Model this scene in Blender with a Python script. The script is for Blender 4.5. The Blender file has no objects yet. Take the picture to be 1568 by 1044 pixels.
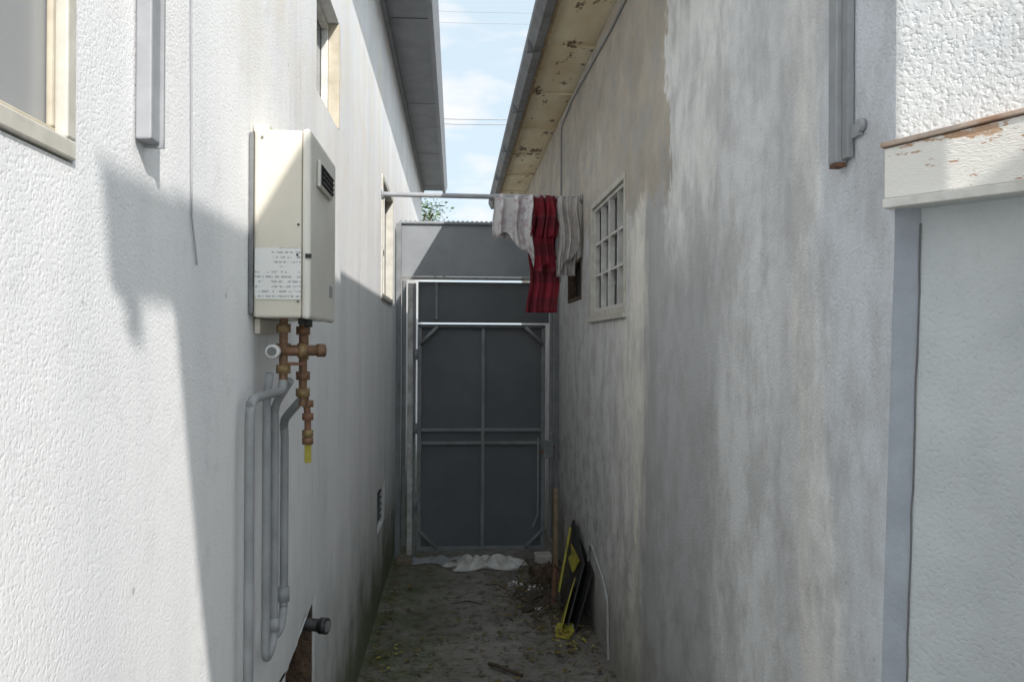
import bpy, bmesh, math, random
from mathutils import Vector, Matrix
random.seed(4)
S = bpy.context.scene
H = 1.8            # eye height
XL, XR = -0.51, 0.882

# ------------------------------------------------------------------ helpers
def link(o, parent=None):
    S.collection.objects.link(o)
    if parent: o.parent = parent
    return o
def root(name):
    e = bpy.data.objects.new(name, None); e.empty_display_size = .2
    return link(e)
def meshobj(name, verts, faces, mat, parent=None, smooth=False):
    me = bpy.data.meshes.new(name); me.from_pydata([tuple(v) for v in verts], [], faces)
    me.validate(); me.update()
    if mat: me.materials.append(mat)
    if smooth:
        for p in me.polygons: p.use_smooth = True
    return link(bpy.data.objects.new(name, me), parent)
def bevel(o, w, seg=2):
    m = o.modifiers.new('bev', 'BEVEL'); m.width = w; m.segments = seg; m.limit_method = 'ANGLE'
    return o
def box(name, x0, x1, y0, y1, z0, z1, mat, parent=None, bev=0):
    v = [(x, y, z) for x in (x0, x1) for y in (y0, y1) for z in (z0, z1)]
    f = [(0,1,3,2),(4,6,7,5),(0,4,5,1),(2,3,7,6),(0,2,6,4),(1,5,7,3)]
    o = meshobj(name, v, f, mat, parent)
    if bev: bevel(o, bev)
    return o
def prism(name, prof, axis, a0, a1, mat, parent=None):
    """profile polygon extruded along axis ('X','Y','Z')"""
    def P(p, a):
        if axis == 'Y': return (p[0], a, p[1])
        if axis == 'X': return (a, p[0], p[1])
        return (p[0], p[1], a)
    n = len(prof)
    v = [P(p, a0) for p in prof] + [P(p, a1) for p in prof]
    f = [tuple(range(n)), tuple(range(2*n-1, n-1, -1))] + [(i, (i+1) % n, n+(i+1) % n, n+i) for i in range(n)]
    o = meshobj(name, v, f, mat, parent)
    bm = bmesh.new(); bm.from_mesh(o.data); bmesh.ops.recalc_face_normals(bm, faces=bm.faces); bm.to_mesh(o.data); bm.free()
    return o
def tube(name, pts, r, mat, parent=None, res=6, kind='POLY'):
    cu = bpy.data.curves.new(name+'_c', 'CURVE'); cu.dimensions = '3D'; cu.bevel_depth = r; cu.bevel_resolution = res; cu.use_fill_caps = True
    pts = [Vector(p) for p in pts]
    out = [pts[0]]
    for i in range(1, len(pts)-1):
        a, b, c = pts[i-1], pts[i], pts[i+1]
        k = min((a-b).length, (c-b).length, 3.0*r)*.5 if kind == 'POLY' else 0
        if k > 0:
            p0 = b+(a-b).normalized()*k*1.6 if (a-b).length > k*2 else (a+b)/2
            p2 = b+(c-b).normalized()*k*1.6 if (c-b).length > k*2 else (c+b)/2
            for t in (0, .25, .5, .75, 1): out.append((1-t)**2*p0+2*t*(1-t)*b+t*t*p2)
        else: out.append(b)
    out.append(pts[-1])
    sp = cu.splines.new('POLY'); sp.points.add(len(out)-1)
    for q, p in zip(sp.points, out): q.co = (*p, 1)
    tmp = bpy.data.objects.new(name+'_t', cu); S.collection.objects.link(tmp)
    dg = bpy.context.evaluated_depsgraph_get()
    me = bpy.data.meshes.new_from_object(tmp.evaluated_get(dg))
    bpy.data.objects.remove(tmp)
    me.materials.clear(); me.materials.append(mat)
    for p in me.polygons: p.use_smooth = True
    me.name = name
    return link(bpy.data.objects.new(name, me), parent)
def cyl(name, p0, p1, r, mat, parent=None, seg=20, r2=None):
    p0, p1 = Vector(p0), Vector(p1); d = (p1-p0); q = d.to_track_quat('Z', 'Y')
    r2 = r if r2 is None else r2
    v = []
    for k, rr in ((p0, r), (p1, r2)):
        for i in range(seg):
            a = 2*math.pi*i/seg
            v.append(k + q @ Vector((rr*math.cos(a), rr*math.sin(a), 0)))
    f = [(i, (i+1) % seg, seg+(i+1) % seg, seg+i) for i in range(seg)] + [tuple(range(seg-1, -1, -1)), tuple(range(seg, 2*seg))]
    o = meshobj(name, v, f, mat, parent)
    for p in o.data.polygons:
        if len(p.vertices) == 4: p.use_smooth = True
    return o

def wall_yz(name, X, y0, y1, z0, z1, ops, depth, mat, parent, cuts=()):
    """wall sheet in plane X with openings (ya,yb,za,zb) and reveals going 'depth' in X"""
    ys = sorted({y0, y1, *[o[0] for o in ops], *[o[1] for o in ops], *cuts})
    zs = sorted({z0, z1, *[o[2] for o in ops], *[o[3] for o in ops]})
    idx = {}; v = []
    def V(x, y, z):
        k = (round(x, 4), round(y, 4), round(z, 4))
        if k not in idx: idx[k] = len(v); v.append((x, y, z))
        return idx[k]
    f = []
    for i in range(len(ys)-1):
        for j in range(len(zs)-1):
            cy, cz = (ys[i]+ys[i+1])/2, (zs[j]+zs[j+1])/2
            if any(o[0] < cy < o[1] and o[2] < cz < o[3] for o in ops): continue
            f.append((V(X, ys[i], zs[j]), V(X, ys[i+1], zs[j]), V(X, ys[i+1], zs[j+1]), V(X, ys[i], zs[j+1])))
    for a, b, c, d in ops:
        D = X+depth
        f += [(V(X,a,c), V(X,a,d), V(D,a,d), V(D,a,c)), (V(X,b,c), V(D,b,c), V(D,b,d), V(X,b,d)),
              (V(X,a,c), V(D,a,c), V(D,b,c), V(X,b,c)), (V(X,a,d), V(X,b,d), V(D,b,d), V(D,a,d))]
    return meshobj(name, v, f, mat, parent)

# ------------------------------------------------------------------ materials
class M:
    def __init__(s, name, rough=.8, metal=0, spec=.3):
        s.m = bpy.data.materials.new(name); s.m.use_nodes = True
        s.t = s.m.node_tree; s.n = s.t.nodes; s.b = s.n['Principled BSDF']
        s.b.inputs['Roughness'].default_value = rough; s.b.inputs['Metallic'].default_value = metal
        s.b.inputs['Specular IOR Level'].default_value = spec
        s.co = s.n.new('ShaderNodeTexCoord').outputs['Object']
    def L(s, a, b): s.t.links.new(a, b)
    def mapped(s, sc=(1,1,1), loc=(0,0,0)):
        n = s.n.new('ShaderNodeMapping'); n.inputs['Scale'].default_value = sc; n.inputs['Location'].default_value = loc
        s.L(s.co, n.inputs['Vector']); return n.outputs[0]
    def noise(s, scale, detail=4, rough=.55, vec=None, dist=0):
        n = s.n.new('ShaderNodeTexNoise'); n.inputs['Scale'].default_value = scale; n.inputs['Detail'].default_value = min(detail, 4)
        n.inputs['Roughness'].default_value = rough; n.inputs['Distortion'].default_value = dist
        s.L(vec or s.co, n.inputs['Vector']); return n.outputs['Fac']
    def voro(s, scale, vec=None, feat='F1'):
        n = s.n.new('ShaderNodeTexVoronoi'); n.inputs['Scale'].default_value = scale; n.feature = feat
        s.L(vec or s.co, n.inputs['Vector']); return n.outputs['Distance']
    def ramp(s, fac, stops):
        n = s.n.new('ShaderNodeValToRGB'); e = n.color_ramp.elements
        while len(e) < len(stops): e.new(.5)
        for el, (p, c) in zip(e, stops):
            el.position = p; el.color = (c, c, c, 1) if isinstance(c, (int, float)) else (*c, 1)
        s.L(fac, n.inputs[0]); return n.outputs[0]
    def mix(s, fac, a, b, mode='MIX'):
        n = s.n.new('ShaderNodeMix'); n.data_type = 'RGBA'; n.blend_type = mode
        for inp, val in ((n.inputs[0], fac), (n.inputs[6], a), (n.inputs[7], b)):
            if isinstance(val, (int, float)): inp.default_value = val if inp == n.inputs[0] else (val, val, val, 1)
            elif isinstance(val, tuple): inp.default_value = (*val, 1)
            else: s.L(val, inp)
        return n.outputs[2]
    def math(s, op, a, b=0, c=None):
        n = s.n.new('ShaderNodeMath'); n.operation = op
        for i, val in enumerate((a, b) if c is None else (a, b, c)):
            if isinstance(val, (int, float)): n.inputs[i].default_value = val
            else: s.L(val, n.inputs[i])
        return n.outputs[0]
    def step(s, val, lo, hi, a=0., b=1.):
        n = s.n.new('ShaderNodeMapRange'); n.interpolation_type = 'SMOOTHSTEP'
        s.L(val, n.inputs['Value']); n.inputs['From Min'].default_value = lo; n.inputs['From Max'].default_value = hi
        n.inputs['To Min'].default_value = a; n.inputs['To Max'].default_value = b
        return n.outputs['Result']
    def xyz(s):
        n = s.n.new('ShaderNodeSeparateXYZ'); s.L(s.co, n.inputs[0]); return n.outputs
    def color(s, c):
        if isinstance(c, tuple): s.b.inputs['Base Color'].default_value = (*c, 1)
        else: s.L(c, s.b.inputs['Base Color'])
        return s
    def bump(s, h, strength=.5, dist=.005):
        n = s.n.new('ShaderNodeBump'); n.inputs['Strength'].default_value = strength; n.inputs['Distance'].default_value = dist
        s.L(h, n.inputs['Height']); s.L(n.outputs[0], s.b.inputs['Normal']); return s

def simple(name, c1, c2=None, scale=8, rough=.6, metal=0, bscale=60, bstr=.15, bdist=.002, spec=.4):
    m = M(name, rough, metal, spec)
    c2 = c2 or tuple(x*.75 for x in c1)
    m.color(m.mix(m.ramp(m.noise(scale, 4, .65), [(.35, 0.), (.7, 1.)]), c1, c2))
    if bstr > .1: m.bump(m.noise(bscale, 2), bstr, bdist)
    return m.m

def stucco_bump(m, st=.6, dist=.004, sc=150):
    a = m.noise(sc, 1, .5)
    b = m.noise(14, 3, .6)
    h = m.math('MULTIPLY_ADD', b, .7, m.ramp(a, [(.30, 0.), (.46, .55), (.62, .62), (.8, .95)]))
    m.bump(h, st, dist)

def left_stucco():
    m = M('white_stucco', .9, 0, .2)
    X, Y, Z = m.xyz()
    streak = m.noise(2.2, 4, .6, m.mapped((1, 1, .22)))
    c = m.mix(m.ramp(streak, [(.38, 0.), (.68, 1.)]), (.85, .852, .855), (.72, .728, .745))
    n9 = m.noise(9, 4, .75)
    c = m.mix(m.ramp(n9, [(.55, 0.), (.78, .4)]), c, (.58, .58, .59))
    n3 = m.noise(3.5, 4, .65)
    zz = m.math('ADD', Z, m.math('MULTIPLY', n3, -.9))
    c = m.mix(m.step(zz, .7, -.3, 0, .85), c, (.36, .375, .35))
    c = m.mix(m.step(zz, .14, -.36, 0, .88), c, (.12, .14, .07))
    w = m.math('MULTIPLY', m.step(Z, 2.0, 2.9), m.ramp(n3, [(.42, 0.), (.66, .6)]))
    c = m.mix(w, c, (.76, .71, .62))
    # thin rain streaks
    st = m.ramp(m.noise(26, 3, .6, m.mapped((1, 1, .07))), [(.60, 0.), (.72, .3)])
    c = m.mix(m.math('MULTIPLY', st, m.step(Y, 1.6, 2.4)), c, (.46, .45, .44))
    pit = m.ramp(m.voro(5), [(0., .6), (.02, .6), (.04, 0.)])
    c = m.mix(pit, c, (.35, .35, .36))
    m.color(c); stucco_bump(m, .30, .0028, 170); return m.m

def right_stucco():
    m = M('patched_painted_stucco', .88, 0, .2)
    X, Y, Z = m.xyz()
    wob = m.noise(1.6, 4, .6, m.mapped((1, 1, .35)))
    fine = m.noise(9, 4, .65, m.mapped((1, 1, .3)))
    y = m.math('ADD', Y, m.math('MULTIPLY_ADD', wob, .7, -.35))
    y = m.math('ADD', y, m.math('MULTIPLY_ADD', fine, .24, -.12))
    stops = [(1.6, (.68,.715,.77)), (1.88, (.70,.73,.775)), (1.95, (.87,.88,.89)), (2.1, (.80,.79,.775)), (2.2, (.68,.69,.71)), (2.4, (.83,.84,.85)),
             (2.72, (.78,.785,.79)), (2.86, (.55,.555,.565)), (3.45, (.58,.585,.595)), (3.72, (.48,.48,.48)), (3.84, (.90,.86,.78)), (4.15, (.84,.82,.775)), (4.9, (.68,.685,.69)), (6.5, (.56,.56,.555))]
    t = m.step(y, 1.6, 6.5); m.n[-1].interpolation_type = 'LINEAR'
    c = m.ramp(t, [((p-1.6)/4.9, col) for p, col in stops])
    mid = m.noise(3, 4, .65)
    z2 = m.math('ADD', Z, m.math('MULTIPLY_ADD', mid, .9, -.45))
    yb = m.math('ADD', Y, m.math('MULTIPLY_ADD', m.noise(2.6, 4, .75, m.mapped((1,1,.6),(4,3,1))), .9, -.45))
    white = m.math('MULTIPLY', m.math('MULTIPLY', m.step(yb, 2.62, 2.78), m.step(yb, 3.5, 3.4)), m.step(z2, 1.95, 2.45))
    c = m.mix(white, c, (.90, .90, .885))
    beige = m.math('MULTIPLY', m.step(yb, 3.36, 3.40), m.step(z2, 2.42, 2.55))
    bc = m.mix(m.ramp(mid, [(.3, 0.), (.7, 1.)]), (.64, .58, .49), (.43, .385, .325))
    c = m.mix(beige, c, bc)
    c = m.mix(m.ramp(m.noise(5.5, 4, .7, m.mapped((1,1,.5),(2,7,3))), [(.44, 0.), (.62, .5)]), c, (.42, .42, .425))
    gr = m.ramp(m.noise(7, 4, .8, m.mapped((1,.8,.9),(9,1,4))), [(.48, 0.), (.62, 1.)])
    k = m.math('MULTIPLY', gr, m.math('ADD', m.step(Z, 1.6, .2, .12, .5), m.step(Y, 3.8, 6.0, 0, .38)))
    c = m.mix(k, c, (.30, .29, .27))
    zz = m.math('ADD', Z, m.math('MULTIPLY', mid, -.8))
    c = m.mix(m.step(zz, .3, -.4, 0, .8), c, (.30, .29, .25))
    rp_ = m.math('MULTIPLY', m.step(Y, 3.9, 4.2), m.ramp(fine, [(.5, 0.), (.62, .5)]))
    c = m.mix(rp_, c, (.52, .49, .44))
    pit = m.ramp(m.voro(6), [(0., .55), (.02, .55), (.035, 0.)])
    c = m.mix(pit, c, (.3, .3, .31))
    m.color(c); stucco_bump(m, .55, .0038, 120); return m.m

def rough_stucco(name, c1, c2, st):
    m = M(name, .9, 0, .2)
    X, Y, Z = m.xyz()
    c = m.mix(m.ramp(m.noise(5, 4), [(.4, 0.), (.7, 1.)]), c1, c2)
    c = m.mix(m.ramp(m.noise(11, 4, .8), [(.56, 0.), (.72, .35)]), c, (.45, .45, .44))
    m.color(c); stucco_bump(m, st, .004, 110); return m.m

def soffit_mat():
    m = M('peeling_cream_paint', .8)
    v = m.mapped((1, .45, 1))
    p = m.ramp(m.noise(7, 4, .75, v), [(.585, 0.), (.62, 1.)])
    n3 = m.noise(3, 4, .6, v)
    base = m.mix(m.ramp(n3, [(.35, 0.), (.65, 1.)]), (.86, .79, .60), (.70, .57, .37))
    c = m.mix(p, base, (.22, .17, .11))
    m.color(c).bump(p, .4, .003); return m.m

def header_mat():
    m = M('peeling_white_board', .7)
    v = m.mapped((2.5, 2.5, 9))
    X, Y, Z = m.xyz()
    h = m.math('ADD', m.noise(4.5, 4, .75, v), m.step(Z, H+.35, H+.45, 0, .27))
    p = m.ramp(h, [(.62, 0.), (.64, 1.)])
    c = m.mix(p, (.80, .78, .74), m.mix(m.noise(20, 4), (.42, .22, .12), (.62, .46, .34)))
    m.color(c).bump(m.math('ADD', m.noise(40, 2, .6, v), m.math('MULTIPLY', p, -.5)), .5, .003); return m.m

def ground_mat():
    m = M('stained_concrete', .92, 0, .2)
    X, Y, Z = m.xyz()
    n = m.noise(1.6, 4, .75)
    c = m.mix(m.ramp(n, [(.3, 0.), (.7, 1.)]), (.13, .12, .105), (.28, .265, .24))
    c = m.mix(m.ramp(m.noise(12, 4, .8), [(.50, 0.), (.64, .8)]), c, (.06, .052, .042))
    mo = m.math('MULTIPLY', m.step(X, .25, -.5), m.ramp(m.noise(4.5, 4, .75), [(.35, 0.), (.62, 1.)]))
    c = m.mix(m.math('MULTIPLY', mo, .85), c, (.08, .10, .035))
    dr = m.math('MULTIPLY', m.step(X, .3, .8), m.step(Y, 4.6, 5.6))
    c = m.mix(m.math('MULTIPLY', dr, .5), c, (.07, .055, .04))
    m.color(c).bump(m.noise(25, 4, .7), .6, .012); return m.m

def plaid_mat():
    m = M('red_plaid_fabric', .95, 0, .1)
    X, Y, Z = m.xyz()
    def stripes(v, f, lo):
        s = m.math('SINE', m.math('MULTIPLY', v, f)); return m.step(s, lo, lo+.15)
    c = m.mix(m.math('MULTIPLY', stripes(X, 75, .1), .5), (.25, .03, .045), (.12, .022, .03))
    c = m.mix(m.math('MULTIPLY', stripes(Z, 34, .1), .6), c, (.11, .03, .038))
    c = m.mix(m.math('MULTIPLY', stripes(Z, 17, .96), .4), c, (.42, .28, .28))
    m.color(c); return m.m

def floral_mat(name, base, spots):
    m = M(name, .95, 0, .1)
    p = m.ramp(m.noise(22, 3, .6), [(.52, 0.), (.58, 1.)])
    m.color(m.mix(m.math('MULTIPLY', p, .7), base, spots)); return m.m

def label_mat():
    m = M('printed_label', .5)
    X, Y, Z = m.xyz()
    line = m.step(m.math('SINE', m.math('MULTIPLY', Z, 520)), .0, .3)
    w = m.ramp(m.noise(1, 2, .6, m.mapped((150, 1, 45))), [(.44, 0.), (.52, 1.)])
    blk = m.ramp(m.noise(1, 0, .5, m.mapped((16, 1, 34), (3, 0, 1))), [(.34, 0.), (.38, 1.)])
    t = m.math('MULTIPLY', m.math('MULTIPLY', m.math('MULTIPLY', line, w), blk), .62)
    m.color(m.mix(t, (.74, .74, .72), (.22, .22, .23))); return m.m

def glass_mat(name, c, rough=.08):
    m = M(name, rough, 0, .6)
    m.color(m.mix(m.noise(2.5, 4), c, tuple(x*.7 for x in c))).bump(m.noise(4, 2), .05, .003); return m.m

LST, RST = left_stucco(), right_stucco()
NST = rough_stucco('rough_white_stucco', (.80,.80,.79), (.70,.72,.74), .6)
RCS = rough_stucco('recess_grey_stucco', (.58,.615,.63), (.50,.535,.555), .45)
SOF, HEAD, GRD = soffit_mat(), header_mat(), ground_mat()
GRAYP = simple('grey_painted_metal', (.34,.35,.37), (.27,.28,.295), 12, .55)
GREYE = simple('grey_painted_eave', (.36,.37,.39), (.27,.28,.30), 5, .65)
GUTT = simple('old_gutter_metal', (.19,.195,.20), (.11,.11,.11), 8, .6)
DARK = simple('dark_void', (.02,.02,.02), (.012,.011,.01), 8, .95)
SHING = simple('asphalt_shingles', (.16,.15,.14), (.09,.09,.085), 30, .95, bstr=.5, bdist=.01)
CREAM = simple('cream_window_frame', (.60,.58,.52), (.46,.44,.38), 14, .6)
WFR = simple('white_window_frame', (.70,.69,.66), (.50,.49,.45), 14, .55)
WOODF = simple('weathered_wood_frame', (.44,.33,.20), (.22,.16,.10), 14, .8)
JAMB = simple('stained_cream_reveal', (.56,.51,.41), (.38,.33,.25), 9, .8)
GL_PALE = glass_mat('curtained_glass', (.38,.39,.40), .25)
GL_DARK = glass_mat('dirty_window_glass', (.18,.20,.21), .12)
HTR = simple('heater_enamel', (.66,.62,.53), (.60,.56,.47), 5, .4, bstr=.04)
HTR2 = simple('heater_cover_enamel', (.70,.68,.62), (.64,.62,.56), 5, .38, bstr=.04)
BLK = simple('black_plastic', (.03,.03,.032), (.02,.02,.02), 9, .45)
BRASS = simple('weathered_brass', (.24,.13,.075), (.11,.075,.05), 60, .6, .3)
BRASS2 = simple('yellow_brass', (.30,.21,.10), (.17,.12,.06), 60, .6, .3)
PIPE = simple('grey_pipe_paint', (.32,.33,.34), (.23,.24,.245), 10, .6)
WHP = simple('white_plastic', (.74,.74,.72), (.6,.6,.58), 10, .4)
GATEP = simple('gate_sheet_paint', (.125,.133,.142), (.095,.102,.11), 2, .65, bscale=5, bstr=.2, bdist=.008, spec=.25)
GATEU = simple('gate_panel_paint', (.27,.285,.30), (.21,.222,.235), 3, .65, bscale=5, bstr=.2, bdist=.01, spec=.25)
GATEF = simple('gate_tube_paint', (.22,.23,.24), (.155,.163,.17), 10, .65, spec=.25)
GRAIL = simple('gate_top_rail_paint', (.12,.125,.13), (.09,.095,.10), 10, .85, spec=.1)
RUST = simple('rusty_iron', (.20,.10,.06), (.10,.06,.04), 30, .9)
BROWN = simple('broken_wall_core', (.13,.085,.055), (.06,.04,.03), 25, .95, bstr=.8, bdist=.02)
YEL = simple('yellow_plastic', (.44,.40,.05), (.24,.20,.04), 14, .55)
LEAFM = simple('dry_leaves', (.17,.12,.06), (.09,.09,.03), 9, .9)
TWIGM = simple('twig_bark', (.10,.075,.05), (.05,.04,.03), 30, .95)
FOL = simple('foliage', (.06,.11,.03), (.10,.14,.05), 3, .7)
WOOD = simple('timber', (.33,.25,.17), (.22,.16,.11), 12, .85)
SHEET = simple('white_plastic_sheet', (.60,.60,.58), (.36,.35,.32), 12, .5)
WALLPIPE = simple('overpainted_hose', (.40,.40,.39), (.30,.30,.29), 12, .8)

# ------------------------------------------------------------------ ground
meshobj('ground', [(-150,-150,0),(150,-150,0),(150,150,0),(-150,150,0)], [(0,1,2,3)], GRD)

# ------------------------------------------------------------------ left house
LH = root('stucco_house')
zs = H+2.3; hz = .868
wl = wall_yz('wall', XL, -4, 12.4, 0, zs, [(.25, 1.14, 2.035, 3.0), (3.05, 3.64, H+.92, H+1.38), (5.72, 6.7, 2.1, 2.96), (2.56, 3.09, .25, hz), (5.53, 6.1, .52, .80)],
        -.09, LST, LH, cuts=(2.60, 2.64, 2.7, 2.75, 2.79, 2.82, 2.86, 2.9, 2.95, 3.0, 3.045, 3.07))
# break the straight edge of the crawl-space hole
for v in wl.data.vertices:
    if abs(v.co.z-hz) < 1e-3 and 2.55 < v.co.y < 3.04: v.co.z += random.uniform(-.03, .01)-.06*max(0, (2.95-v.co.y)/.4)
box('end_wall', -5, XL-.003, -4.1, -4, 0, zs, LST, LH)
box('far_end_wall', -5, XL-.003, 12.3, 12.397, 0, zs, LST, LH)
box('back_wall', -5.1, -5, -4.1, 12.4, 0, zs, LST, LH)
prism('soffit', [(XL-.02, zs+.002), (-.20, zs+.002), (-.20, zs+.03), (XL-.02, zs+.03)], 'Y', -4.3, 12.6, GREYE, LH)
prism('soffit_trim', [(XL+.001, zs-.045), (XL+.03, zs-.045), (XL+.03, zs), (XL+.001, zs)], 'Y', -4.3, 12.6, GREYE, LH)
prism('fascia_gutter', [(-.20, zs-.05), (-.165, zs-.05), (-.13, zs+.06), (-.13, zs+.09), (-.20, zs+.09)], 'Y', -4.3, 12.6, GRAYP, LH)
for i in range(4): prism(f'soffit_joint_{i+1}', [(XL+.04, zs-.002), (-.203, zs-.002), (-.203, zs+.001), (XL+.04, zs+.001)], 'Y', 5.9+i*2.1, 5.908+i*2.1, GUTT, LH)
prism('roof', [(-.14, zs+.092), (-2.8, zs+1.0), (-5.4, zs+.092), (-5.4, zs+.04), (-2.8, zs+.9), (-.21, zs+.045)], 'Y', -4.3, 12.6, SHING, LH)
w = LH
def frame_yz(pre, x0, x1, a, b, c, d, wd, mat, par):
    box(pre+'_sill', x0, x1, a, b, c, c+wd, mat, par, .003)
    box(pre+'_head', x0, x1, a, b, d-wd, d, mat, par, .003)
    box(pre+'_jamb_1', x0, x1, a, a+wd, c+wd, d-wd, mat, par, .003)
    box(pre+'_jamb_2', x0, x1, b-wd, b, c+wd, d-wd, mat, par, .003)
box('near_window_glass', XL-.026, XL-.018, .252, 1.138, 2.037, 2.998, GL_PALE, w)
frame_yz('near_window_frame', XL-.017, XL+.006, .255, 1.137, 2.038, 2.99, .026, CREAM, w)
frame_yz('near_window_sash', XL-.017, XL-.008, .282, 1.110, 2.065, 2.963, .010, JAMB, w)
box('high_window_glass', XL-.085, XL-.075, 3.05, 3.64, H+.92, H+1.38, GL_DARK, w)
frame_yz('high_window_frame', XL-.074, XL-.045, 3.053, 3.637, H+.923, H+1.377, .03, WFR, w)
box('high_window_reveal', XL-.044, XL+.003, 3.626, 3.637, H+.925, H+1.375, JAMB, w)
box('high_window_mullion', XL-.075, XL-.05, 3.33, 3.355, H+.953, H+1.347, WFR, w)
box('far_window_glass', XL-.06, XL-.05, 5.72, 6.7, 2.1, 2.96, GL_DARK, w)
frame_yz('far_window_frame', XL-.049, XL+.010, 5.722, 6.698, 2.102, 2.958, .04, CREAM, w)
box('far_window_mullion', XL-.049, XL-.02, 6.19, 6.22, 2.142, 2.918, WFR, w)
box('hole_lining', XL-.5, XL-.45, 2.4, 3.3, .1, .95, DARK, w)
box('hole_core_far', XL-.45, XL-.010, 3.072, 3.15, .2, .95, BROWN, w)
box('hole_core_top', XL-.45, XL-.091, 2.5, 3.07, .85, .95, BROWN, w)
box('hole_core_near', XL-.45, XL-.091, 2.48, 2.558, .2, .84, BROWN, w)
box('hole_core_bottom', XL-.45, XL-.091, 2.56, 3.07, .17, .25, BROWN, w)
box('vent_back', XL-.09, XL-.08, 5.5, 6.13, .5, .82, DARK, w)
for i in range(6): box(f'vent_slat_{i+1}', XL-.05, XL-.02, 5.535, 6.095, .54+i*.045, .548+i*.045, GUTT, w)

# ------------------------------------------------------------------ right house
RH = root('stucco_house')
zr = H+1.9; YC = 1.606
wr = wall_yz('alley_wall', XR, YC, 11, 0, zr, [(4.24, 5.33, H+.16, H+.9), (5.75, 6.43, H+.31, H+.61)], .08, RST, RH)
lean = lambda z: .05*(H+.25-z) if z < H+.25 else 0
phi = math.radians(38); dv = Vector((math.sin(phi), -math.cos(phi), 0)); nv = Vector((-math.cos(phi), -math.sin(phi), 0))
C0 = Vector((XR, YC, 0)); zh = H+.275
E = C0+dv*1.1
meshobj('return_wall', [C0+Vector((0,0,zh)), E+Vector((0,0,zh)), E+Vector((0,0,zr)), C0+Vector((0,0,zr))], [(0,1,2,3)], NST, RH)
R0 = C0+Vector((.055, 0, 0)); R1 = R0+dv*1.1
low = Vector((0, lean(0), 0))
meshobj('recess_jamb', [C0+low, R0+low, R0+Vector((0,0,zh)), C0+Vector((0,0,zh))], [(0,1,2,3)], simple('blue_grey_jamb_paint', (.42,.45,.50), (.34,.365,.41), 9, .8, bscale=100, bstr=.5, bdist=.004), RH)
for v in wr.data.vertices:
    if abs(v.co.y-YC) < 1e-3: v.co.y = YC+lean(v.co.z)
meshobj('recess_panel', [R0+low, R1+low, R1+Vector((0,0,zh)), R0+Vector((0,0,zh))], [(0,1,2,3)], RCS, RH)
meshobj('recess_head', [C0+Vector((0,0,zh)), R0+Vector((0,0,zh)), R1+Vector((0,0,zh)), E+Vector((0,0,zh))], [(0,1,2,3)], RCS, RH)
cpts = []
for i in range(40):
    z = zh-.03-i*.045; base = R0+Vector((0, lean(z), 0))
    cpts.append(base+Vector((-.001+random.uniform(-.002,.001), -.001, 0))+Vector((0,0,z)))
tube('joint_crack', cpts, .0018, GUTT, RH, 2, 'RAW')
def flare_box(name, s0, s1, n0, n1, zb0, zb1, zt0, zt1, mat, par, bev=.002):
    v = []
    for s, zb, zt in ((s0, zb0, zt0), (s1, zb1, zt1)):
        for n in (n0, n1):
            p = C0+dv*s+nv*n
            v += [p+Vector((0,0,zb)), p+Vector((0,0,zt))]
    o = meshobj(name, v, [(0,1,3,2),(4,6,7,5),(0,4,5,1),(2,3,7,6),(0,2,6,4),(1,5,7,3)], mat, par)
    bm = bmesh.new(); bm.from_mesh(o.data); bmesh.ops.recalc_face_normals(bm, faces=bm.faces); bm.to_mesh(o.data); bm.free()
    return bevel(o, bev)
flare_box('header_board', -.012, .9, .002, .024, H+.292, H+.30, H+.392, H+.46, HEAD, RH)
flare_box('header_cap', -.018, .9, .002, .030, H+.394, H+.462, H+.404, H+.472, simple('bare_wood_edge', (.34,.19,.12), (.62,.56,.50), 9, .8), RH)
flare_box('header_lip', -.012, .9, .002, .034, H+.272, H+.277, H+.290, H+.298, WFR, RH)
box('near_side_wall', E.x+.003, 6, E.y, E.y+.1, 0, zr, NST, RH)
box('far_end_wall', XR+.003, 6, 10.9, 10.997, 0, zr, RST, RH)
box('back_wall', 6, 6.1, E.y, 11, 0, zr, RST, RH)
meshobj('near_bay_roof', [(XR+.01, YC+.02, zr+.003), (E.x, E.y+.02, zr+.003), (6, E.y+.02, zr+.003), (6, YC+.02, zr+.003)], [(0,1,2,3)], SHING, RH)
prism('soffit', [(.555, zr-.02), (XR+.02, zr+.012), (XR+.02, zr+.04), (.555, zr+.01)], 'Y', YC+.02, 11.2, SOF, RH)
prism('fascia_board', [(.53, zr-.075), (.552, zr-.075), (.552, zr+.06), (.53, zr+.06)], 'Y', YC+.02, 11.2, WOODF, RH)
prism('gutter', [(.525, zr-.09), (.475, zr-.09), (.455, zr-.05), (.44, zr-.02), (.44, zr+.03), (.455, zr+.03), (.455, zr-.01), (.485, zr-.075), (.525, zr-.075)], 'Y', YC+.02, 11.2, GUTT, RH)
for i in range(5): box(f'gutter_joint_{i+1}', .436, .524, 5.1+i*1.35, 5.13+i*1.35, zr-.095, zr-.02, GUTT, RH)
prism('roof', [(.47, zr+.062), (3.3, zr+1.0), (6.3, zr+.05), (6.3, zr-.0), (3.3, zr+.93), (.56, zr+.03)], 'Y', YC+.02, 11.2, SHING, RH)
for i in range(9):
    y = 2.2+i*1.0
    box(f'soffit_batten_{i+1}', .556, XR-.004, y, y+.012, zr-.026, zr-.012, SOF, RH)
box('window_glass', XR+.05, XR+.06, 4.24, 5.33, H+.16, H+.9, GL_DARK, RH)
frame_yz('window_frame', XR-.008, XR+.049, 4.243, 5.327, H+.163, H+.897, .035, CREAM, RH)
frame_yz('window_sash', XR+.01, XR+.045, 4.279, 5.291, H+.199, H+.861, .020, WFR, RH)
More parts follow.
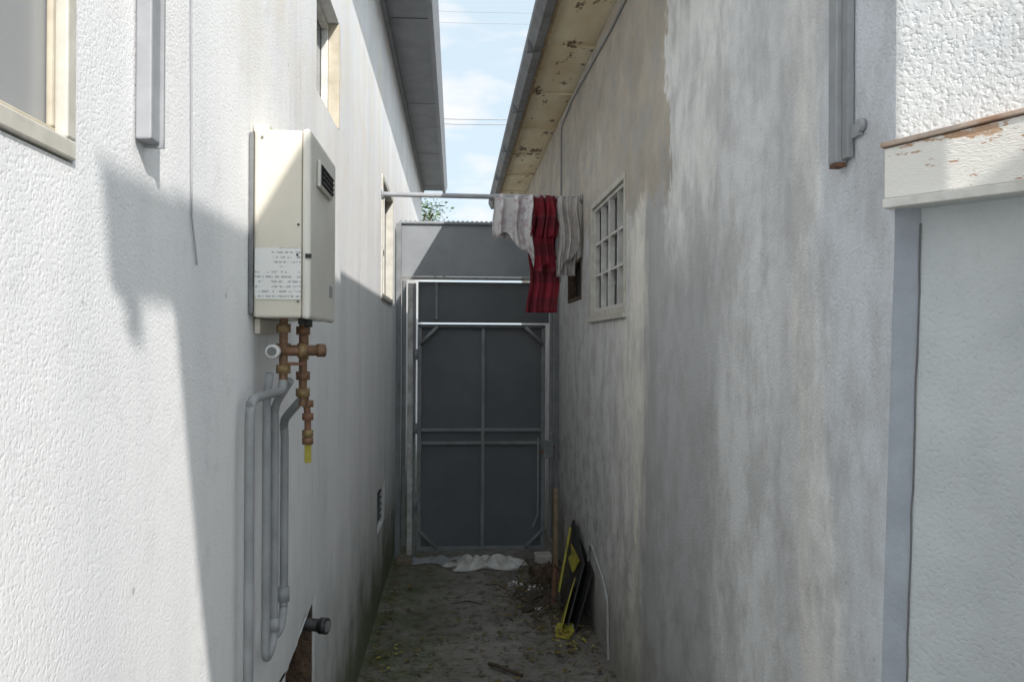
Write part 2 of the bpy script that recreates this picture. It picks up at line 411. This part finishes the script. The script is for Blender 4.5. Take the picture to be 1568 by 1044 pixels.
for i, y in enumerate((4.53, 4.785, 5.04)):
    wd = .018 if i == 1 else .006
    box(f'window_mullion_{i+1}', XR+.012, XR+.043, y-wd, y+wd, H+.22, H+.84, WFR, RH)
for i, z in enumerate((H+.43, H+.63)):
    box(f'window_muntin_{i+1}', XR+.016, XR+.040, 4.30, 5.27, z-.007, z+.007, WFR, RH)
box('window_sill_ledge', XR-.022, XR-.001, 4.22, 5.35, H+.135, H+.160, CREAM, RH, .003)
box('small_window_glass', XR+.06, XR+.07, 5.75, 6.43, H+.31, H+.61, DARK, RH)
frame_yz('small_window_frame', XR-.006, XR+.055, 5.753, 6.427, H+.313, H+.607, .024, BROWN, RH)
tube('eave_cable', [(XR-.012, 3.2, zr-.10), (XR-.012, 4.6, zr-.12), (XR-.012, 6.2, zr-.06), (XR-.012, 6.82, zr-.10), (XR-.012, 6.85, 2.3)], .007, GRAYP, RH)

# ------------------------------------------------------------------ unseen light blockers added behind the viewpoint to shade the alley
PW = root('shade_blocker_wall')  # added out of view; its slanted end shapes the shadow on the left wall
prism('wall', [(-1.565, H+2.48), (-1.40, H+1.9), (-1.2, H+1.3), (-.9, 0), (.9, 0), (.9, H+2.67), (-1.565, H+2.67)], 'X', .9, 1.0, LST, PW)
box('shade_blocker_return', 1.003, 1.207, .80, .895, 0, H+2.66, LST, PW)  # added to stop sun leaking onto the shaded left wall
prism('shade_blocker_beam', [(-1.88, H+2.66), (-1.567, H+2.66), (-1.567, H+2.48), (-1.84, H+2.48)], 'X', .9, .912, WOOD, PW)  # unseen thin piece shaped to cast the step in that shadow
box('shade_blocker_tooth', .902, .91, -1.785, -1.735, H+2.41, H+2.478, RUST, PW)  # small tooth added for the notch in the shadow edge
NB = root('shade_blocker_mass')  # unseen mass added to keep sun off the recess below the header
box('blocker_body', 2.2, 5.2, -3.5, -2.1, 0, H+2.86, NST, NB)
prism('roof', [(2.05, H+2.865), (5.35, H+2.865), (5.35, H+2.95), (3.7, H+3.05), (2.05, H+2.95)], 'Y', -3.6, -2.0, SHING, NB)
box('blocker_door', 3.2, 4.1, -2.098, -2.06, 0, 2.05, WOOD, NB)

# ------------------------------------------------------------------ conduits & cable
CD = root('wall_conduit')
box('channel', XL+.003, XL+.028, 1.345, 1.385, 2.12, H+2.25, GRAYP, CD, .003)
box('channel_lip', XL+.003, XL+.033, 1.386, 1.392, 2.115, H+2.25, GRAYP, CD)
box('strap', XL+.001, XL+.012, 1.392, 1.42, H+.43, H+.46, GRAYP, CD, .002)
CB = root('wall_cable')
tube('cable', [(XL+.004, 1.60, H+2.25), (XL+.004, 1.605, H+1.0), (XL+.004, 1.625, H+.24), (XL+.004, 1.66, H+.15)], .0018, GRAYP, CB)
CR = root('wall_conduit')
box('channel', XR-.030, XR-.003, 1.805, 1.845, H+.41, zr-.1, GRAYP, CR, .003)
box('channel_side', XR-.018, XR-.003, 1.775, 1.804, H+.415, zr-.1, PIPE, CR, .002)
cyl('strap_boss', (XR-.002, 1.735, H+.475), (XR-.014, 1.735, H+.475), .014, GRAYP, CR)
box('strap', XR-.010, XR-.002, 1.735, 1.80, H+.455, H+.485, GRAYP, CR, .002)
box('rusty_end', XR-.028, XR-.005, 1.808, 1.842, H+.402, H+.41, RUST, CR)

# ------------------------------------------------------------------ water heater
WH = root('tankless_water_heater')
hx0, hx1, hy0, hy1, hz0, hz1 = XL+.012, -.359, 2.08, 2.50, H+.06, H+.525
box('case', hx0, hx1-.022, hy0, hy1, hz0, hz1, HTR, WH, .006)
box('front_cover', hx1-.021, hx1, hy0-.003, hy1+.003, hz0-.003, hz1+.004, HTR2, WH, .008)
box('top_flange', hx0-.009, hx0+.03, hy0+.03, hy1-.03, hz1+.001, hz1+.02, HTR, WH, .002)
box('bottom_flange', hx0-.009, hx0+.005, hy0+.05, hy1-.05, hz0-.04, hz0-.001, HTR, WH, .002)
box('back_bracket', hx0-.010, hx0+.0, hy0-.006, hy0+.05, hz0+.01, hz1-.01, GUTT, WH)
box('exhaust_surround', hx1+.001, hx1+.010, hy0+.08, hy1-.12, hz1-.125, hz1-.055, HTR2, WH, .004)
box('exhaust_opening', hx1+.0105, hx1+.013, hy0+.095, hy1-.135, hz1-.115, hz1-.065, DARK, WH)
for i in range(4): box(f'exhaust_fin_{i+1}', hx1+.0135, hx1+.016, hy0+.095, hy1-.135, hz1-.112+i*.013, hz1-.108+i*.013, BLK, WH)
box('label', XL+.016, XL+.128, hy0-.0025, hy0-.001, H+.105, H+.232, label_mat(), WH)
for i, (x, z) in enumerate(((hx1-.032, H+.215), (hx1-.030, H+.29), (hx1-.030, H+.10), (hx0+.02, hz1-.02))):
    cyl(f'screw_{i+1}', (x, hy0+.001, z), (x, hy0-.004, z), .003, BLK if i < 2 else GUTT, WH, 12)
box('side_latch', hx1-.012, hx1+.003, hy0-.006, hy0-.003, H+.207, H+.218, BLK, WH)
box('cover_badge', hx1+.001, hx1+.002, hy0+.3, hy0+.36, H+.13, H+.16, GRAYP, WH)

# ------------------------------------------------------------------ valves and pipes
VP = root('water_pipes')
px = XL+.032
bx = -.44; by = 2.16
tube('riser_1', [(bx, by, hz0+.01), (bx, by, H-.11)], .011, BRASS, VP)
tube('riser_2', [(bx+.035, by+.08, hz0+.01), (bx+.035, by+.08, H-.17)], .011, BRASS, VP)
tube('riser_3', [(bx+.02, by+.2, hz0+.01), (bx+.02, by+.2, H-.05)], .009, BRASS2, VP)
for i, (x, y, z) in enumerate(((bx, by, H+.035), (bx, by, H-.015), (bx, by, H-.07), (bx+.035, by+.08, H+.03), (bx+.035, by+.08, H-.02), (bx+.035, by+.08, H-.09), (bx+.035, by+.08, H-.135))):
    cyl(f'hex_nut_{i+1}', (x, y, z-.011), (x, y, z+.011), .0185, BRASS if i % 2 else BRASS2, VP, 6)
cyl('valve_body', (bx-.012, by-.012, H-.022), (bx+.085, by+.03, H-.022), .014, BRASS, VP)
cyl('valve_body_cap', (bx+.080, by+.028, H-.022), (bx+.10, by+.036, H-.022), .017, BRASS, VP, 8)
cyl('valve_body_collar', (bx+.035, by+.008, H-.022), (bx+.052, by+.016, H-.022), .019, BRASS2, VP, 8)
cyl('white_knob', (bx-.018, by-.05, H-.024), (bx-.018, by-.015, H-.024), .017, WHP, VP)
cyl('white_knob_boss', (bx-.018, by-.058, H-.024), (bx-.018, by-.049, H-.024), .011, GUTT, VP)
cyl('black_port', (bx+.062, by, hz0-.001), (bx+.062, by, hz0-.022), .011, BLK, VP)
cyl('black_port_2', (bx+.05, by-.03, hz0-.001), (bx+.05, by-.03, hz0-.015), .008, BLK, VP)
box('valve_lever', bx+.012, bx+.06, by-.02, by-.014, H-.06, H-.052, RUST, VP, .002)
tube('pipe_1', [(bx, by, H-.10), (bx-.002, by-.01, H-.125), (px, 1.985, H-.135), (px, 1.97, H-.17), (px, 1.97, .05)], .0115, PIPE, VP)
tube('pipe_2', [(px+.01, 2.135, H-.08), (px, 2.145, H-.14), (px, 2.145, 1.0), (px, 2.17, .985), (px, 2.235, 1.0), (px, 2.245, 1.04)], .0105, PIPE, VP)
tube('pipe_3', [(bx+.012, by+.03, H-.10), (px, 2.235, H-.17), (px, 2.245, H-.2), (px, 2.245, 1.05)], .0105, PIPE, VP)
tube('pipe_4', [(bx+.035, by+.08, H-.15), (px+.03, 2.30, H-.19), (px, 2.35, H-.22), (px, 2.37, H-.26), (px, 2.37, 1.08), (px, 2.36, 1.03), (px, 2.31, 1.0), (px-.02, 2.27, 1.0)], .0115, PIPE, VP)
cyl('coupling_1', (px, 2.37, 1.07), (px, 2.37, 1.11), .0155, PIPE, VP)
cyl('coupling_2', (px, 2.245, 1.03), (px, 2.245, 1.065), .0145, PIPE, VP)
gx, gy = bx+.045, by+.10
tube('gas_leg', [(gx-.005, gy-.01, H-.15), (gx, gy, H-.19), (gx, gy, H-.24)], .009, RUST, VP)
for i, z in enumerate((H-.165, H-.20, H-.245, H-.265)):
    cyl(f'gas_fitting_{i+1}', (gx, gy, z-.010), (gx, gy, z+.008), .015, (BRASS, RUST, BRASS2, BRASS)[i], VP, 6)
box('gas_cock_tag', gx-.008, gx+.010, gy-.004, gy+.002, H-.325, H-.272, YEL, VP, .001)
SP = root('drain_stub_pipe')
cyl('stub', (XL-.1, 2.98, .81), (XL+.05, 2.93, .81), .022, BLK, SP)
cyl('stub_collar', (XL+.045, 2.932, .81), (XL+.07, 2.923, .81), .028, BLK, SP)
cyl('stub_bore', (XL+.0695, 2.923, .81), (XL+.0715, 2.922, .81), .019, GUTT, SP)

# ------------------------------------------------------------------ gate
G = root('metal_security_gate')
GY = 7.0
box('upper_panel', -.46, .86, GY+.03, GY+.035, H+.56, H+1.0, GATEU, G)
tube('upper_panel_top_rail', [(-.48, GY+.02, H+1.01), (.87, GY+.02, H+1.01)], .014, GATEU, G)
for i in range(34): box(f'roll_tooth_{i+1}', -.47+i*.04, -.452+i*.04, GY+.012, GY+.03, H+1.015, H+1.030, GATEU, G)
box('upper_panel_bottom_rail', -.46, .86, GY+.0, GY+.028, H+.53, H+.555, simple('pale_rail', (.30,.30,.29), (.15,.145,.14), 20, .85, spec=.1), G)
box('mid_panel', -.315, .80, GY+.05, GY+.055, H+.17, H+.515, GATEP, G)
box('mid_panel_stile', -.17, -.15, GY+.03, GY+.048, H+.2, H+.51, GATEF, G)
box('left_post', -.497, -.455, GY-.03, GY+.02, 0, H+1.0, GATEF, G, .004)
tube('left_post_pipe', [(-.43, GY, .1), (-.43, GY, H+.52)], .018, GATEF, G)
box('left_light_slit', -.40, -.353, GY+.03, GY+.06, .0, H+.50, simple('light_slit_white', (.62,.62,.60), (.30,.29,.27), 9, .8), G, .004)  # white strip stands in for light through a gap; brightness is in the colour
box('left_jamb_inner', -.352, -.330, GY+.0, GY+.028, .0, H+.50, GATEF, G, .003)
box('right_post', .84, .875, GY-.02, GY+.03, 0, H+1.0, GATEF, G, .004)
tube('right_post_pipe', [(.815, GY-.02, .15), (.815, GY-.02, H+.5)], .017, GATEF, G)
lx0, lx1, lz0, lz1 = -.315, .765, .05, H+.155
box('leaf_sheet', lx0+.01, lx1-.01, GY+.012, GY+.017, lz0+.01, lz1-.01, GATEP, G)
t = .034
box('leaf_top_rail', lx0, lx1, GY-.02, GY+.01, lz1-t, lz1, GRAIL, G, .010)
box('leaf_bottom_rail', lx0, lx1, GY-.02, GY+.01, lz0, lz0+t, GATEF, G, .004)
box('leaf_hinge_stile', lx0, lx0+t, GY-.021, GY+.009, lz0+t, lz1-t, GATEF, G, .004)
box('leaf_lock_stile', lx1-t, lx1, GY-.021, GY+.009, lz0+t, lz1-t, GATEF, G, .004)
box('leaf_centre_stile', .222, .222+t*.9, GY-.018, GY+.008, lz0+t, lz1-t, GATEF, G, .004)
for nm, z in (('leaf_mid_rail_1', H-.735), ('leaf_mid_rail_2', H-.845)):
    box(nm+'_a', lx0+t, .222, GY-.018, GY+.008, z-.012, z+.014, GATEF, G, .003)
    box(nm+'_b', .222+t*.9, lx1-t, GY-.018, GY+.008, z-.012, z+.014, GATEF, G, .003)
for nm, a, b in (('brace_1', (lx0+t*.6, lz1-.17), (lx0+.17, lz1-t*.6)), ('brace_2', (lx1-.17, lz1-t*.6), (lx1-t*.6, lz1-.17)),
                 ('brace_3', (lx0+t*.6, lz0+.17), (lx0+.17, lz0+t*.6)), ('brace_4', (lx1-.17, lz0+t*.6), (lx1-t*.6, lz0+.17))):
    cyl(nm, (a[0], GY-.024, a[1]), (b[0], GY-.024, b[1]), .015, GATEF, G, 12)
for i, z in enumerate((.45, 1.08, 1.7)):
    cyl(f'hinge_{i+1}', (lx0-.012, GY-.03, z-.045), (lx0-.012, GY-.03, z+.045), .017, GATEF, G)
box('lock_case', lx1-.02, lx1+.07, GY-.06, GY-.024, .83, .98, GATEF, G, .006)
tube('slide_bolt', [(lx1-.05, GY-.05, .88), (lx1+.08, GY-.05, .93)], .010, RUST, G)
tube('drop_rod', [(lx1-.06, GY-.035, 1.0), (lx1-.06, GY-.035, .35), (lx1-.10, GY-.035, .25)], .009, GATEU, G)

# ------------------------------------------------------------------ clothes rod and laundry
RD = root('clothes_rod')
RY, RZ = 5.73, H+1.013
tube('rod', [(XL+.002, RY, RZ+.005), (XR-.002, RY, RZ-.005)], .017, GRAYP, RD)
cyl('end_flange_1', (XL+.001, RY, RZ+.005), (XL+.014, RY, RZ+.005), .035, GRAYP, RD)
cyl('end_flange_2', (XR-.014, RY, RZ-.005), (XR-.001, RY, RZ-.005), .035, GRAYP, RD)
def cloth(name, x0, x1, front, back, mat, seed, amp=.02, taper=0., hem=None):
    rnd = random.Random(seed); ph = [rnd.uniform(0, 6.28) for _ in range(4)]
    R = root(name); nx, nz = 36, 44
    v = []; f = []
    L = front+back
    for j in range(nz+1):
        s = j/nz*L
        for i in range(nx+1):
            u = i/nx
            fr = front*(hem(u) if hem else 1)
            if s <= front:
                k = 1-s/front; z = RZ+.02-fr*k; side = -1; q = fr*k
            else:
                k = (s-front)/back; z = RZ+.02-back*k; side = 1; q = back*k
            w = min(q/.12, 1)
            fold = amp*(math.sin(u*17+ph[0]+q*2)+.6*math.sin(u*31+ph[1]-q*3)+.4*math.sin(u*7+ph[2]))*(.25+.75*w)
            x = x0+(x1-x0)*(.5+(u-.5)*(1-taper*w*q/max(front, .01)))+.012*math.sin(q*14+ph[3])*w
            y = RY+side*(.021*math.sin(min(q/.03, 1)*math.pi/2)+.012*w)+fold*(.6 if side > 0 else 1)
            if side < 0: y = min(y, RY-.0195*min(q/.03,1))
            else: y = max(y, RY+.0195*min(q/.03,1))
            v.append((x, y, z))
    for j in range(nz):
        for i in range(nx):
            a = j*(nx+1)+i; f.append((a, a+1, a+nx+2, a+nx+1))
    o = meshobj('fabric', v, f, mat, R, True)
    m = o.modifiers.new('sol', 'SOLIDIFY'); m.thickness = .003
    return R
FLO = floral_mat('pale_floral_fabric', (.60,.58,.58), (.40,.30,.34))
GRC = floral_mat('grey_cotton', (.50,.47,.45), (.38,.35,.35))
PLA = plaid_mat()
cloth('hanging_floral_shirt', .265, .53, .48, .30, FLO, 1, .034, 0, lambda u: .55+.5*u**2+.05*math.sin(u*13))
cloth('hanging_plaid_cloth', .545, .685, .52, .35, PLA, 2, .024, .12, lambda u: 1+.06*math.sin(u*9))
cloth('hanging_grey_towel', .70, .862, .44, .56, GRC, 3, .028, .1, lambda u: 1.3-.45*u+.05*math.sin(u*11))
cloth('hanging_plaid_shirt', .525, .70, .30, .82, PLA, 5, .026, -.10)

# ------------------------------------------------------------------ things on the ground
def sheet_on_ground(name, cx, cy, lx, ly, hgt, mat, seed):
    R = root(name); rnd = random.Random(seed); n = 26; v = []; f = []
    ph = [rnd.uniform(0, 6) for _ in range(5)]
    for j in range(n+1):
        for i in range(n+1):
            u, w = i/n-.5, j/n-.5
            e = 1+.25*math.sin(6*math.atan2(w, u)+ph[0])
            x = cx+u*lx*e; y = cy+w*ly*e
            z = .006+hgt*abs(math.sin(u*9+ph[1]+w*4)*math.sin(w*7+ph[2]-u*3))*max(0, 1-2.0*max(abs(u), abs(w)))**.4
            v.append((x, y, z))
    for j in range(n):
        for i in range(n):
            a = j*(n+1)+i; f.append((a, a+1, a+n+2, a+n+1))
    o = meshobj('sheet', v, f, mat, R, True)
    o.modifiers.new('sol', 'SOLIDIFY').thickness = .004
sheet_on_ground('crumpled_plastic_sheet', .25, 6.68, .56, .26, .11, SHEET, 3)
sheet_on_ground('crumpled_plastic_sheet', -.12, 6.80, .5, .14, .06, GATEU, 5)
sheet_on_ground('crumpled_wrapper', .60, 5.95, .13, .13, .06, SHEET, 8)
sheet_on_ground('crumpled_wrapper', .70, 5.20, .13, .08, .03, SHEET, 9)
sheet_on_ground('crumpled_wrapper', .46, 6.15, .10, .08, .03, SHEET, 10)
sheet_on_ground('crumpled_wrapper', .56, 5.55, .08, .05, .02, SHEET, 11)
sheet_on_ground('dark_trash_rag', .66, 5.75, .34, .40, .12, simple('dirty_dark_cloth', (.09,.07,.055), (.04,.035,.03), 14, .9), 12)
sheet_on_ground('dark_trash_rag', .72, 6.25, .24, .38, .15, BROWN, 14)

v = []; f = []
def leaf(x, y, z, s, tilt=.5):
    a = random.uniform(0, 6.28); b = random.uniform(-tilt, tilt); k = len(v)
    q = Matrix.Rotation(a, 3, 'Z') @ Matrix.Rotation(b, 3, 'X')
    for p in ((-1,0,0),(-.3,.45,.15),(.5,.35,.1),(1,0,0),(.5,-.35,.12),(-.3,-.45,.1)):
        v.append(Vector((x, y, z))+q @ (Vector(p)*s))
    f.append((k, k+1, k+2, k+3)); f.append((k, k+3, k+4, k+5))
for _ in range(900):
    if random.random() < .65: x, y = random.gauss(.62, .16), random.gauss(5.6, .6)
    else: x, y = random.uniform(-.45, .85), random.uniform(4.0, 6.9)
    if XL+.03 < x < XR-.02 and y < 6.9: leaf(x, y, random.uniform(.008, .03), random.uniform(.006, .028))
for _ in range(160):
    leaf(-.47+abs(random.gauss(0, .05)), random.uniform(4, 6.9), .015, random.uniform(.008, .022))
meshobj('leaf_litter', v, f, LEAFM)
v, f = [], []
for _ in range(34): leaf(random.gauss(.70, .07), random.gauss(4.95, .14), random.uniform(.01, .03), random.uniform(.008, .022))
for _ in range(14): leaf(random.gauss(-.30, .08), random.gauss(4.75, .2), random.uniform(.01, .02), random.uniform(.008, .022))
meshobj('yellow_leaves', v, f, YEL)
TW = root('twig_pile')
for i in range(48):
    x, y = random.gauss(.62, .11), random.gauss(5.75, .3); a = random.uniform(0, 3.14); l = random.uniform(.06, .24)
    x = min(x, .78)
    tube(f'twig_{i+1}', [(x, y, random.uniform(.01,.07)), (x+math.cos(a)*l*.4, y+math.sin(a)*l*.5, random.uniform(.03,.13)), (min(x+math.cos(a)*l, XR-.02), y+math.sin(a)*l, random.uniform(.01, .08))], random.uniform(.002, .006), TWIGM, TW, 2)
ST = root('fallen_stick')
tube('stick', [(.20, 4.62, .012), (.26, 4.52, .03), (.37, 4.44, .012)], .010, TWIGM, ST, 3)
tube('stick_fork', [(.26, 4.52, .03), (.30, 4.56, .02)], .005, TWIGM, ST, 3)
ST2 = root('fallen_stick')
tube('stick', [(-.02, 5.7, .010), (.1, 5.74, .014), (.19, 5.68, .010)], .004, TWIGM, ST2, 3)

FS = root('leaning_caution_board')
def panel(name, pts, th, mat):
    pts = [(p[0]+.0, p[1], p[2]*.93) for p in pts]
    a = Vector(pts[1])-Vector(pts[0]); b = Vector(pts[-1])-Vector(pts[0]); n = a.cross(b).normalized()*th
    k = len(pts); v = [Vector(p) for p in pts]+[Vector(p)+n for p in pts]
    f = [tuple(range(k-1, -1, -1)), tuple(range(k, 2*k))]+[(i, (i+1) % k, k+(i+1) % k, k+i) for i in range(k)]
    return meshobj(name, v, f, mat, FS)
panel('board', [(.70, 5.15, .01), (.72, 5.75, .01), (.85, 5.95, .55), (.84, 5.80, .60), (.83, 5.28, .42)], .012, BLK)
panel('board_back', [(.75, 5.10, .01), (.76, 5.70, .01), (.868, 5.70, .48), (.868, 5.15, .40)], .008, BLK)
panel('yellow_band_top', [(.780, 5.36, .33), (.790, 5.62, .36), (.806, 5.55, .40), (.812, 5.66, .45), (.815, 5.33, .42)], -.014, YEL)
panel('yellow_edge', [(.715, 5.64, .03), (.718, 5.70, .03), (.83, 5.84, .53), (.825, 5.80, .53)], -.014, YEL)
panel('yellow_flap', [(.655, 5.06, .005), (.70, 5.34, .005), (.765, 5.30, .24), (.775, 5.24, .33), (.735, 5.19, .22)], -.006, YEL)
panel('yellow_foot', [(.62, 5.02, .006), (.70, 4.98, .006), (.75, 5.10, .02), (.73, 5.2, .03), (.64, 5.20, .02)], .006, YEL)
panel('red_stake', [(.66, 5.62, .0), (.69, 5.62, .0), (.70, 5.66, .28), (.68, 5.66, .28)], .012, RUST)

HO = root('wall_hose')
tube('hose', [(XR-.010, 5.34, .30), (XR-.010, 5.30, .50), (XR-.010, 5.2, .52), (XR-.010, 4.80, .42), (XR-.010, 4.66, .34), (XR-.010, 4.62, .02)], .008, WALLPIPE, HO)
TB = root('timber_offcut')
box('plank', .80, .835, 6.62, 6.72, 0, .62, WOOD, TB, .003)
RB = root('rubble_block')
box('block', .66, .80, 6.72, 6.86, 0, .07, simple('concrete_block', (.5,.48,.44), (.36,.34,.3), 20, .95), RB, .01)
RB2 = root('rubble_block')
box('block', -.47, -.34, 6.72, 6.88, 0, .05, simple('dirty_block', (.2,.16,.12), (.12,.1,.08), 20, .95), RB2, .01)

# ------------------------------------------------------------------ beyond the gate: wires, poles, tree
for k, X in enumerate((-9, 9.5)):
    P = root('utility_pole')
    cyl('pole', (X, 15, 0), (X, 15, 8.5), .15, WOOD, P, 16, .10)
    box('crossarm', X-.9, X+.9, 14.84, 14.93, 7.6, 7.72, WOOD, P)
    for i in (-.8, 0, .8): cyl(f'insulator_{i}', (X+i, 14.88, 7.72), (X+i, 14.88, 7.86), .04, GRAYP, P, 10)
W = root('power_lines')
for i, (za, y) in enumerate(((5.95, 14.8), (5.86, 14.8), (7.7, 14.88), (7.9, 14.88))):
    tube(f'wire_{i+1}', [(-9, y, za+.1), (-4, y, za-.1), (0, y, za-.16), (4.5, y, za-.1), (9.5, y, za+.12)], .009 if i < 2 else .004, GRAYP, W, 2, 'RAW')
T = root('tree')
tx = -1.12
tube('trunk', [(tx-.1, 17, 0), (tx-.08, 17, 1.6), (tx, 17.05, 2.9)], .10, TWIGM, T, 4)
rt = random.Random(2); lv = []; lf = []
for i in range(11):
    a = rt.uniform(0, 6.28); tip = Vector((tx+math.cos(a)*rt.uniform(.2,.75), 17+math.sin(a)*.8, rt.uniform(3.3, 4.65)))
    tube(f'limb_{i+1}', [(tx, 17.02, 2.4+i*.06), tuple((Vector((tx, 17, 3.1))+tip)/2), tuple(tip)], .022, TWIGM, T, 2)
    for _ in range(170):
        p = tip+Vector((rt.gauss(0,.16), rt.gauss(0,.2), rt.gauss(0,.14)))
        q = Matrix.Rotation(rt.uniform(0,6.3), 3, 'Z') @ Matrix.Rotation(rt.uniform(-1.3,1.3), 3, 'X'); k = len(lv); s = rt.uniform(.03,.06)
        for c in ((-1,0,0),(0,.4,0),(1,0,0),(0,-.4,0)): lv.append(p+q @ (Vector(c)*s))
        lf.append((k,k+1,k+2,k+3))
meshobj('leaves', lv, lf, FOL, T)

# ------------------------------------------------------------------ light
sd = Vector((1, -2.2, 1.7)).normalized()
elev = math.asin(sd.z); az = math.atan2(sd.x, sd.y)
sun = bpy.data.lights.new('sun', 'SUN'); sun.energy = 5.0; sun.angle = math.radians(.35); sun.color = (1, .955, .90)
so = bpy.data.objects.new('sun', sun); link(so); so.rotation_euler = (-sd).to_track_quat('-Z', 'Y').to_euler(); so.location = (4, -8, 8)
wd = bpy.data.worlds.new('World'); S.world = wd; wd.use_nodes = True
nt = wd.node_tree; N = nt.nodes; bg = N['Background']; L = nt.links.new
sky = N.new('ShaderNodeTexSky'); sky.sky_type = 'NISHITA'; sky.sun_disc = False; sky.sun_elevation = elev; sky.sun_rotation = az
sky.air_density = 1.0; sky.dust_density = 2.0; sky.ozone_density = 1.0
tc = N.new('ShaderNodeTexCoord')
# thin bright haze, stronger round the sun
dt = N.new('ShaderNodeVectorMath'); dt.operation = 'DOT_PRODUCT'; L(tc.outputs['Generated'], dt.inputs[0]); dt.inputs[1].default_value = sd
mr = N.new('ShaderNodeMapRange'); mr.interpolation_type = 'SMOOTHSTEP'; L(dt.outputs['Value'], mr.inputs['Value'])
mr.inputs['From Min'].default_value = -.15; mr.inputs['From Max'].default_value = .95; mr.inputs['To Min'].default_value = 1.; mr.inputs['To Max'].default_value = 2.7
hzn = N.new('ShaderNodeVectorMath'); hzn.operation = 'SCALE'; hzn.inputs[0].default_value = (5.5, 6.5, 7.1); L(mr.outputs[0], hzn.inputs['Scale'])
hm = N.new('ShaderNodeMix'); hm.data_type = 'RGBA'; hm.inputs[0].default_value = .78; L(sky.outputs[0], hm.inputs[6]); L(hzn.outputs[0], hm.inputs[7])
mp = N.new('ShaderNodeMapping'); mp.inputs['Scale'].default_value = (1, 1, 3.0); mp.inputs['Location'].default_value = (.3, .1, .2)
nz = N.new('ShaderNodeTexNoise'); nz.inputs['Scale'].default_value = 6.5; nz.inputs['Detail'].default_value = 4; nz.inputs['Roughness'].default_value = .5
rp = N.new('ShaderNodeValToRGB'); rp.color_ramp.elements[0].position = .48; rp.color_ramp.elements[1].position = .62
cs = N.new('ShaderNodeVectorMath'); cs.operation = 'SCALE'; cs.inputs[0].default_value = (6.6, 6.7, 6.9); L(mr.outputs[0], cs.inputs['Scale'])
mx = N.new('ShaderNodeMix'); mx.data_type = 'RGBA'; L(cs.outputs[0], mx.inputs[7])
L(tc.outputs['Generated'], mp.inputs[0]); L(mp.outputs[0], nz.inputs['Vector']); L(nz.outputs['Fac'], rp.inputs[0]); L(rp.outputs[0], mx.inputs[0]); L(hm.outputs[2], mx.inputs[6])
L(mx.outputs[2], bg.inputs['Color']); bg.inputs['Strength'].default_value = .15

S.view_settings.view_transform = 'Standard'; S.view_settings.look = 'None'; S.view_settings.exposure = 0

# ------------------------------------------------------------------ camera
cam = bpy.data.cameras.new('camera'); cam.sensor_width = 36; cam.lens = 29.07; cam.clip_start = .05; cam.clip_end = 600
co = bpy.data.objects.new('camera', cam); link(co)
co.matrix_world = Matrix.Translation((0, 0, H)) @ Matrix.Rotation(math.radians(-3.93), 4, 'Z') @ Matrix.Rotation(math.radians(90.14), 4, 'X') @ Matrix.Rotation(math.radians(.3), 4, 'Z')
S.camera = co
